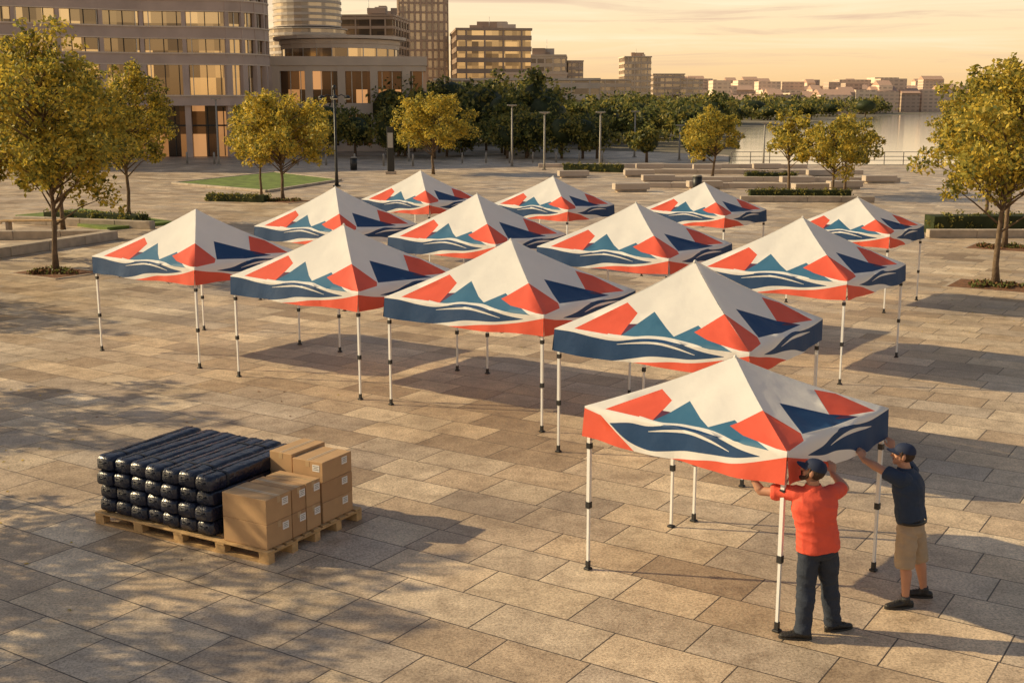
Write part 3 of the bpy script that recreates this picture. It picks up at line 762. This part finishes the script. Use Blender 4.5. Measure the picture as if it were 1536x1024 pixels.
for (x,y,a) in [(6.6,67,.2),(9.0,74.5,.1),(11.0,69,.15),(8.4,80,.1),(12.2,72.6,.0),(17.2,73,.1),(19,69,.2),(10,88,0),(14,87,0),(18.5,88,.0),(20.5,80,.1),(16.5,66.8,.2),(22.5,74,.1),(4,79,.2)]:
    mb=MB(); mb.box((0,0,.06),(1.7,.5,.12),M_stone,0); mb.box((0,0,.30),(2.0,.65,.35),M_stone2,0,bev=.02); mb.obj('stone_bench',(x,y,.004),rot=a)
for (x,y,a) in [(-20.3,44.9,.1),(-18.5,46.2,.1),(-23.0,46.5,.1)]:
    mb=MB()
    for k in range(4): mb.box((0,-.21+.14*k,.45),(2.2,.12,.045),M_wood,0,bev=.006)
    for sx in (-.85,.85): mb.box((sx,0,.21),(.1,.5,.42),M_stone,0)
    mb.obj('timber_bench',(x,y,.004),rot=a)
M_pole=mat('pole_grey',(.30,.27,.23),.5,var=.1); M_dark=mat('pole_black',(.02,.02,.02),.45,var=.1); M_lens=mat('lamp_lens',(.7,.65,.55),.3)
def lamp(x,y,h,a=0):
    mb=MB(); mb.tube([(Vector((0,0,0)),.10),(Vector((0,0,.5)),.08),(Vector((0,0,h-.15)),.06)],M_pole,8)
    mb.box((0,0,.03),(.32,.32,.06),M_pole); mb.box((0,0,h-.1),(.72,.3,.09),M_pole,0,bev=.02); mb.box((0,0,h-.155),(.5,.22,.02),M_lens); mb.tube([(Vector((0,0,h-.25)),.07),(Vector((0,0,h-.15)),.09)],M_pole,8)
    return mb.obj('street_lamp',(x,y,.004),rot=a)
for t in [(0,92.8,4.7),(2.35,88,4.2),(6.6,91,4.2),(10.9,108,4.1),(14.2,103,3.0),(1.6,110,3.9),(24,88,3.4),(-23,95,5.2),(-8.5,100,4),(19.5,94,3.4)]: lamp(*t,a=random.uniform(-.3,.3))
mb=MB()
for k in range(30):
    mb.box((k*1.5,0,.5),(.06,.06,1.0),M_pole)
for z in (.35,.65,1.0): mb.box((21.75,0,z),(43.5,.05,.05),M_pole)
mb.obj('waterfront_railing',(17.2,95.1,.004))
mb=MB(); h=5.65
mb.tube([(Vector((0,0,0)),.13),(Vector((0,0,.8)),.09),(Vector((0,0,h)),.06)],M_dark,8); mb.box((0,0,.04),(.4,.4,.08),M_dark)
for a in (.2,1.8,3.4,4.9):
    d=Vector((math.cos(a),math.sin(a),0)); mb.tube([(Vector((0,0,h-.55)),.035),(d*.4+Vector((0,0,h-.35)),.03),(d*.7+Vector((0,0,h-.5)),.03)],M_dark,6)
    c=d*.75+Vector((0,0,h-.58)); mb.tube([(c,.20),(c+Vector((0,0,.1)),.17),(c+Vector((0,0,.2)),.05)],M_dark,10); mb.tube([(c-Vector((0,0,.05)),.14),(c,.18)],M_lens,10)
mb.ell((0,0,h+.05),(Vector((.12,0,0)),Vector((0,.12,0)),Vector((0,0,.15))),M_dark)
mb.obj('street_lamp',(-10.3,71,.004))
mb=MB(); mb.box((0,0,.1),(.7,.4,.2),M_stone); mb.box((0,0,1.7),(.48,.2,3.0),M_dark,0,bev=.03); mb.box((.0,-.11,2.3),(.36,.02,1.0),M_alug); mb.obj('information_pylon',(-8.3,83,.004))
for k in range(9):
    mb=MB(); mb.tube([(Vector((0,0,0)),.09),(Vector((0,0,.85)),.08),(Vector((0,0,.93)),.04)],M_pole,8); mb.obj('bollard',(-26+k*2.3,97-.5*k,.004))
for k in range(7):
    mb=MB(); mb.tube([(Vector((0,0,0)),.07),(Vector((0,0,.8)),.065),(Vector((0,0,.87)),.03)],M_pole,8); mb.obj('bollard',(-4+k*1.9,97.5+.3*k,.004))
for (x,y) in [(-11.5,88),(10.2,66.5)]:
    mb=MB(); mb.tube([(Vector((0,0,0)),.24),(Vector((0,0,.85)),.27)],M_dark,12); mb.tube([(Vector((0,0,.87)),.29),(Vector((0,0,.95)),.2)],M_pole,12); mb.obj('litter_bin',(x,y,.004))

# ------------------------------------------------------------------ people
M_skin=mat('skin',(.50,.25,.155),.5,var=.08,scale=8,spec=.4)
M_hair=mat('hair_brown',(.05,.028,.016),.8,var=.3,scale=40,bump=.5,bscale=120)
M_shirtR=mat('coral_shirt',(.76,.095,.05),.8,var=.06,scale=8,bump=.15,bscale=60)
M_shirtN=mat('navy_shirt',(.018,.034,.070),.8,var=.1,scale=8,bump=.15,bscale=60)
M_trou=mat('navy_trousers',(.024,.032,.052),.85,var=.12,scale=8,bump=.2,bscale=60)
M_khaki=mat('khaki_shorts',(.40,.30,.20),.85,var=.08,scale=8,bump=.2,bscale=60)
M_cap=mat('navy_cap',(.012,.022,.060),.8,var=.1)
M_boot=mat('black_boot',(.018,.015,.013),.5,var=.2,bump=.3,bscale=50)
M_sole=mat('rubber_sole',(.03,.028,.026),.7); M_belt=mat('black_belt',(.012,.01,.01),.4)
M_eyew=mat('eye_white',(.7,.68,.65),.2); M_eyed=mat('eye_iris',(.03,.018,.01),.2); M_lip=mat('lips',(.36,.13,.10),.5); M_sock=mat('sock',(.05,.05,.055),.9)
def remesh(mb,name,vox,mats,parent,wr=0,wsc=(9,9,3),smooth=3,seed=0):
    o=bpy.data.objects.new('tmp',mb.mesh('tmp')); COL.objects.link(o)
    md=o.modifiers.new('r','REMESH'); md.mode='VOXEL'; md.voxel_size=vox
    ms=o.modifiers.new('s','SMOOTH'); ms.factor=.5; ms.iterations=smooth
    dg=bpy.context.evaluated_depsgraph_get(); me=bpy.data.meshes.new_from_object(o.evaluated_get(dg))
    bpy.data.objects.remove(o); me.name=name; me.materials.clear(); me.materials.append(mats)
    if wr:
        cos=[v.co.copy() for v in me.vertices]; nr=[v.normal.copy() for v in me.vertices]
        for i,v in enumerate(me.vertices):
            c=cos[i]; q=Vector((c.x*wsc[0],c.y*wsc[1],c.z*wsc[2]+seed))
            q2=Vector((c.x*7+c.z*9,c.y*7-c.z*5,c.z*11+seed))
            d=(1-abs(noise.noise(q))*2.2)*.55+(1-abs(noise.noise(q2))*2.4)*.45
            v.co=c+nr[i]*(d*wr)
    me.polygons.foreach_set('use_smooth',[True]*len(me.polygons))
    me.polygons.foreach_set('material_index',[0]*len(me.polygons)); me.update()
    ob=bpy.data.objects.new(name,me); COL.objects.link(ob); ob.parent=parent; return ob
def hand(mb,wr,fd,pn,thumb):
    fd=Vector(fd).normalized(); pn=Vector(pn); pn=(pn-fd*pn.dot(fd)).normalized(); th=Vector(thumb); sd_=fd.cross(pn); sd_=sd_ if sd_.dot(th)>0 else -sd_
    mb.tube([(wr-fd*.02,.026,.021),(wr+fd*.02,.032,.017),(wr+fd*.055,.041,.015),(wr+fd*.088,.040,.013)],M_skin,12,side=sd_,rounded=True)
    for k,(o_,ln) in enumerate([(.030,.070),(.0105,.078),(-.0095,.073),(-.029,.058)]):
        p=wr+fd*(.082-.004*abs(k-1))+sd_*o_; d=fd.copy(); pts=[(p-fd*.015,.0092)]
        ang=.35+.08*k
        for seg,fr in enumerate((.42,.32,.26)):
            d=(math.cos(ang)*fd+math.sin(ang)*pn).normalized(); pts.append((p,.0092-.0006*seg)); p=p+d*ln*fr*1.25; ang+=.75
        pts.append((p,.0072)); mb.tube(pts,M_skin,8,side=sd_,rounded=True)
    p=wr+fd*.028+sd_*.028
    mb.tube([(p-sd_*.01,.0135),(p+sd_*.022+fd*.02+pn*.008,.0115),(p+sd_*.030+fd*.048+pn*.02,.0100),(p+sd_*.026+fd*.068+pn*.032,.008)],M_skin,8,rounded=True)
def ells(mb,c,R,F_,Uu,off_,rad,m=None,n=14,k=10):
    p=Vector(c)+R*off_[0]+F_*off_[1]+Uu*off_[2]
    mb.ell(p,(R*rad[0],F_*rad[1],Uu*rad[2]),m or M_skin,n,k)
def head(mb,c,face,parent,beard,up=(0,0,1)):
    F_=Vector(face).normalized(); R=F_.cross(Vector(up)).normalized(); Uu=R.cross(F_).normalized()
    def P(a,b_,c_): return Vector(c)+R*a+F_*b_+Uu*c_
    ells(mb,c,R,F_,Uu,(0,-.012,.035),(.074,.094,.092)); ells(mb,c,R,F_,Uu,(0,.025,-.03),(.060,.068,.075))
    ells(mb,c,R,F_,Uu,(0,.062,-.078),(.034,.030,.026)); ells(mb,c,R,F_,Uu,(0,.07,.035),(.054,.024,.014))
    mb.tube([(P(0,.084,.022),.009,.008),(P(0,.100,0),.011,.010),(P(0,.112,-.018),.015,.012)],M_skin,8,rounded=True)
    for s_ in (-1,1):
        ells(mb,c,R,F_,Uu,(s_*.078,-.004,-.002),(.011,.022,.033)); ells(mb,c,R,F_,Uu,(s_*.036,.058,-.018),(.024,.022,.02))
    m2=MB()
    for s_ in (-1,1):
        ells(m2,c,R,F_,Uu,(s_*.030,.079,.014),(.013,.011,.009),M_eyew); ells(m2,c,R,F_,Uu,(s_*.030,.0865,.014),(.006,.005,.006),M_eyed)
        m2.tube([(P(s_*.014,.093,.034),.004),(P(s_*.046,.083,.035),.0035)],M_hair,6)
    ells(m2,c,R,F_,Uu,(0,.090,-.044),(.022,.008,.005),M_lip); ells(m2,c,R,F_,Uu,(0,.089,-.053),(.020,.009,.006),M_lip)
    m2.obj('face_features',parent=parent)
    m3=MB()
    ells(m3,c,R,F_,Uu,(0,-.026,.018),(.080,.086,.082),M_hair)
    for s_ in (-1,1): m3.tube([(P(s_*.073,.018,.05),.012,.014),(P(s_*.073,.018,-.005),.010,.012)],M_hair,8,rounded=True)
    if beard:
        m3.tube([(P(-.069,.018,-.01),.013),(P(-.060,.035,-.055),.018),(P(-.03,.075,-.088),.022),(P(0,.088,-.094),.024),(P(.03,.075,-.088),.022),(P(.060,.035,-.055),.018),(P(.069,.018,-.01),.013)],M_hair,8,rounded=True)
        m3.tube([(P(-.03,.088,-.05),.007),(P(0,.102,-.034),.008),(P(.03,.088,-.05),.007)],M_hair,8,rounded=True)
    remesh(m3,'hair',.005,M_hair,parent,wr=.002,wsc=(60,60,60))
    m4=MB(); V=[];Fc=[];n=28;K=9
    for i in range(K+1):
        ph=math.pi/2*i/K
        for j in range(n):
            a=2*math.pi*j/n
            rr=math.cos(ph)**.8 if i<K else .02
            V.append(P(.088*rr*math.cos(a),-.010+.108*rr*math.sin(a),.040+.088*math.sin(ph)+(.006*math.sin(a) if i==0 else 0)))
    for i in range(K):
        for j in range(n):
            a=i*n+j;b2=i*n+(j+1)%n; Fc.append((a,b2,b2+n,a+n))
    m4.add(V,Fc,M_cap,True)
    ells(m4,c,R,F_,Uu,(0,-.010,.129),(.008,.008,.005),M_cap)
    V=[];Fc=[];nb=12
    for lay in (0,.004):
        for i in range(4):
            for j in range(nb+1):
                t=j/nb*2-1; a=t*1.15
                y0=-.010+.108*math.cos(a*.95)-.004; x0=.088*math.sin(a*.95)
                ext=.075*math.sqrt(max(0,1-(t*.98)**2))*i/3
                V.append(P(x0*(1+.02*i),y0+ext,.048-.018*(t*t)-.012*i/3+lay))
    q=nb+1
    for l in range(2):
        for i in range(3):
            for j in range(nb):
                a=l*4*q+i*q+j; f=(a,a+1,a+1+q,a+q); Fc.append(f if l else f[::-1])
    for j in range(nb): a=3*q+j; Fc.append((a,a+1,a+1+4*q,a+4*q))
    m4.add(V,Fc,M_cap,True); m4.obj('baseball_cap',parent=parent)
    return R,F_,Uu
def shoe(parent,ank,td,m,name='shoe',h=.10):
    td=Vector(td); td.z=0; td.normalize(); a=Vector((ank[0],ank[1],0)); s_=Vector((-td.y,td.x,0)); U_=Vector((0,0,1))
    mb=MB()
    mb.tube([(a-td*.055+U_*.045,.036,.036),(a-td*.0+U_*.055,.038,.046),(a+td*.08+U_*.048,.042,.038),(a+td*.15+U_*.038,.046,.028),(a+td*.195+U_*.034,.036,.022)],m,14,side=s_,rounded=True)
    mb.tube([(a+U_*.05,.042,.046),(a+U_*(h+.02),.044,.048)],m,14,side=s_)
    remesh(mb,name,.007,m,parent)
    m2=MB(); pr=[]
    for j in range(20):
        t=2*math.pi*j/20; x=math.cos(t);y=math.sin(t)
        pr.append(a+td*(.065+.158*x)+s_*(.047+.008*x)*y*(1 if abs(x)<.97 else .8))
    m2.prism([(p.x,p.y) for p in pr],.006,.026,M_sole); m2.obj('sole',parent=parent)
    m3=MB()
    for k in range(4):
        c=a+td*(.05+.028*k)+U_*(.098-.010*k); m3.tube([(c-s_*.022,.004),(c+U_*.003,.004),(c+s_*.022,.004)],M_sole if m is M_boot else M_eyew,5)
    m3.obj('laces',parent=parent)
def person(name,hip,chest,neck,hd,face,fwd,sh,el,wrs,hands,kn,an,toe,shirt,bottom,shorts,beard,hem,shoe_m,build=1.0):
    root=empty(name); 
    F_=Vector(fwd).normalized(); R=F_.cross(Vector((0,0,1))).normalized(); up=Vector((0,0,1))
    hip=Vector(hip);chest=Vector(chest);neck=Vector(neck);hd=Vector(hd)
    sh=[Vector(x) for x in sh];el=[Vector(x) for x in el];wrs=[Vector(x) for x in wrs];kn=[Vector(x) for x in kn];an=[Vector(x) for x in an]
    b=build
    def torso(mb,g,m=M_skin):
        P=[(hip+up*(-.08),.155*b+g,.105*b+g),(hip,.168*b+g,.115*b+g),(hip.lerp(chest,.4),.150*b+g,.108*b+g),(hip.lerp(chest,.75),.172*b+g,.122*b+g),(chest+up*.02,.188*b+g,.126*b+g),(chest.lerp(neck,.5),.172*b+g,.108*b+g),(neck-up*.045,.115*b+g,.082+g)]
        mb.tube(P,m,22,side=R,rounded=True)
    sk=MB(); torso(sk,-.022)
    sk.tube([(neck-up*.08,.075,.07),(neck-up*.01,.060,.062),(hd-up*.07,.056,.060)],M_skin,16,side=R)
    for i in (0,1):
        sk.ell(sh[i],(Vector((.06,0,0)),Vector((0,.06,0)),Vector((0,0,.06))),M_skin)
        d=(el[i]-sh[i])
        sk.tube([(sh[i],.056),(sh[i]+d*.35,.054),(sh[i]+d*.8,.044),(el[i],.042)],M_skin,14,rounded=True)
        d=(wrs[i]-el[i]); sk.tube([(el[i],.042),(el[i]+d*.25,.046),(el[i]+d*.7,.034),(wrs[i],.027)],M_skin,14,rounded=True)
        hand(sk,wrs[i],*hands[i])
        hj=hip+R*(.088*(1 if i else -1))-up*.06
        d=kn[i]-hj; sk.tube([(hj,.078),(hj+d*.4,.074),(kn[i]-d*.08,.056),(kn[i],.054)],M_skin,14,rounded=True)
        e=an[i]-kn[i]; bk=-F_*.014
        sk.tube([(kn[i],.053),(kn[i]+e*.28+bk,.057),(kn[i]+e*.6+bk*.5,.045),(kn[i]+e*.9,.036),(an[i],.038)],M_skin,14,rounded=True)
    head(sk,hd,face,root,beard)
    remesh(sk,'body',.0055,M_skin,root,smooth=2)
    st=MB()
    hz=hem; hr=1.0 if shorts else 1.055
    P=[(Vector((hip.x,hip.y,hz)),.182*b*hr,.130*b*hr),(hip.lerp(chest,.25),.180*b,.131*b),(hip.lerp(chest,.55),.174*b,.128*b),(hip.lerp(chest,.8),.186*b,.137*b),(chest+up*.02,.200*b,.140*b),(chest.lerp(neck,.5),.186*b,.120*b),(neck-up*.045,.125*b,.092),(neck-up*.012,.078,.078)]
    st.tube(P,shirt,26,side=R)
    for i in (0,1):
        d=(el[i]-sh[i]); inner=sh[i].lerp(chest+up*.08,.35)
        st.tube([(inner,.085),(sh[i],.074),(sh[i]+d*.3,.070),(sh[i]+d*.66,.070)],shirt,16)
    remesh(st,'polo_shirt',.008,shirt,root,wr=.013,seed=len(name),wsc=(8,8,4))
    c2=MB(); c2.tube([(neck-up*.035,.084,.088),(neck+up*.008,.070,.074),(neck+up*.02,.068,.072)],shirt,20,side=R,caps=False)
    c2.tube([(neck-up*.03,.092,.096),(neck+up*.02,.069,.073)],shirt,20,side=R,caps=False); c2.obj('collar',parent=root)
    tr=MB(); tr.tube([(hip+up*.03,.152*b,.104*b),(hip-up*.02,.160*b,.112*b),(hip-up*.08,.172*b,.122*b),(hip-up*.13,.13,.10)],bottom,24,side=R)
    for i in (0,1):
        hj=hip+R*(.088*(1 if i else -1))-up*.07; d=kn[i]-hj; e=an[i]-kn[i]
        if shorts: tr.tube([(hj,.092),(hj+d*.35,.099),(hj+d*.75,.096),(kn[i]+e*.10,.096)],bottom,18,rounded=False)
        else: tr.tube([(hj,.092),(hj+d*.35,.099),(kn[i]-d*.1,.086),(kn[i],.083),(kn[i]+e*.3-F_*.01,.083),(kn[i]+e*.75,.074),(an[i]-up*.02,.076)],bottom,18)
    remesh(tr,'shorts' if shorts else 'trousers',.008,bottom,root,wr=.013,seed=3,wsc=(8,8,8))
    if shorts:
        bl=MB(); bl.tube([(hip+up*.012,.176*b,.128*b),(hip+up*.016,.188*b,.138*b),(hip+up*.044,.188*b,.138*b),(hip+up*.048,.176*b,.128*b)],M_belt,26,side=R,caps=False)
        bl.box(hip+up*.03+F_*.140*b,(.012,.045,.032),M_alug,math.atan2(F_.y,F_.x)); bl.obj('belt',parent=root)
    for i in (0,1):
        shoe(root,an[i],toe[i],shoe_m,h=.12 if not shorts else .085)
        if shorts:
            s2=MB(); s2.tube([(Vector((an[i].x,an[i].y,.07)),.043),(Vector((an[i].x,an[i].y,.125)),.042)],M_sock,14); s2.obj('sock',parent=root)
    return root
person('man_in_coral_polo_shirt',hip=(2.88,10.68,.92),chest=(2.83,10.70,1.26),neck=(2.81,10.71,1.475),hd=(2.80,10.70,1.615),face=(-.80,.42,.22),fwd=(-.05,1,0),
 sh=[(2.655,10.72,1.395),(2.99,10.72,1.40)],el=[(2.365,10.90,1.36),(3.17,10.93,1.38)],wrs=[(2.30,10.94,1.46),(3.12,11.19,1.44)],
 hands=[((.0,.25,1),(.1,1,.0),(1,0,0)),((-.0,.45,1),(0,1,0),(-1,0,0))],
 kn=[(2.78,10.66,.50),(3.02,10.77,.50)],an=[(2.745,10.58,.09),(3.08,10.76,.09)],toe=[(-.85,.1,0),(.75,.25,0)],
 shirt=M_shirtR,bottom=M_trou,shorts=False,beard=True,hem=.86,shoe_m=M_boot,build=1.08)
person('man_in_navy_polo_shirt',hip=(4.00,11.43,.86),chest=(3.95,11.46,1.20),neck=(3.92,11.475,1.40),hd=(3.895,11.485,1.535),face=(-.95,.30,.10),fwd=(-.80,.60,0),
 sh=[(3.84,11.325,1.33),(4.02,11.605,1.335)],el=[(3.66,11.50,1.40),(4.02,11.86,1.36)],wrs=[(3.555,11.66,1.44),(3.98,12.09,1.42)],
 hands=[((-.35,.4,.8),(-.3,1,.0),(0,.3,1)),((-.1,.4,1),(.0,1,0),(-1,0,0))],
 kn=[(3.93,11.34,.46),(4.12,11.52,.46)],an=[(3.95,11.30,.085),(4.22,11.55,.085)],toe=[(-.95,-.15,0),(-.9,.2,0)],
 shirt=M_shirtN,bottom=M_khaki,shorts=True,beard=False,hem=.895,shoe_m=M_boot,build=1.05)
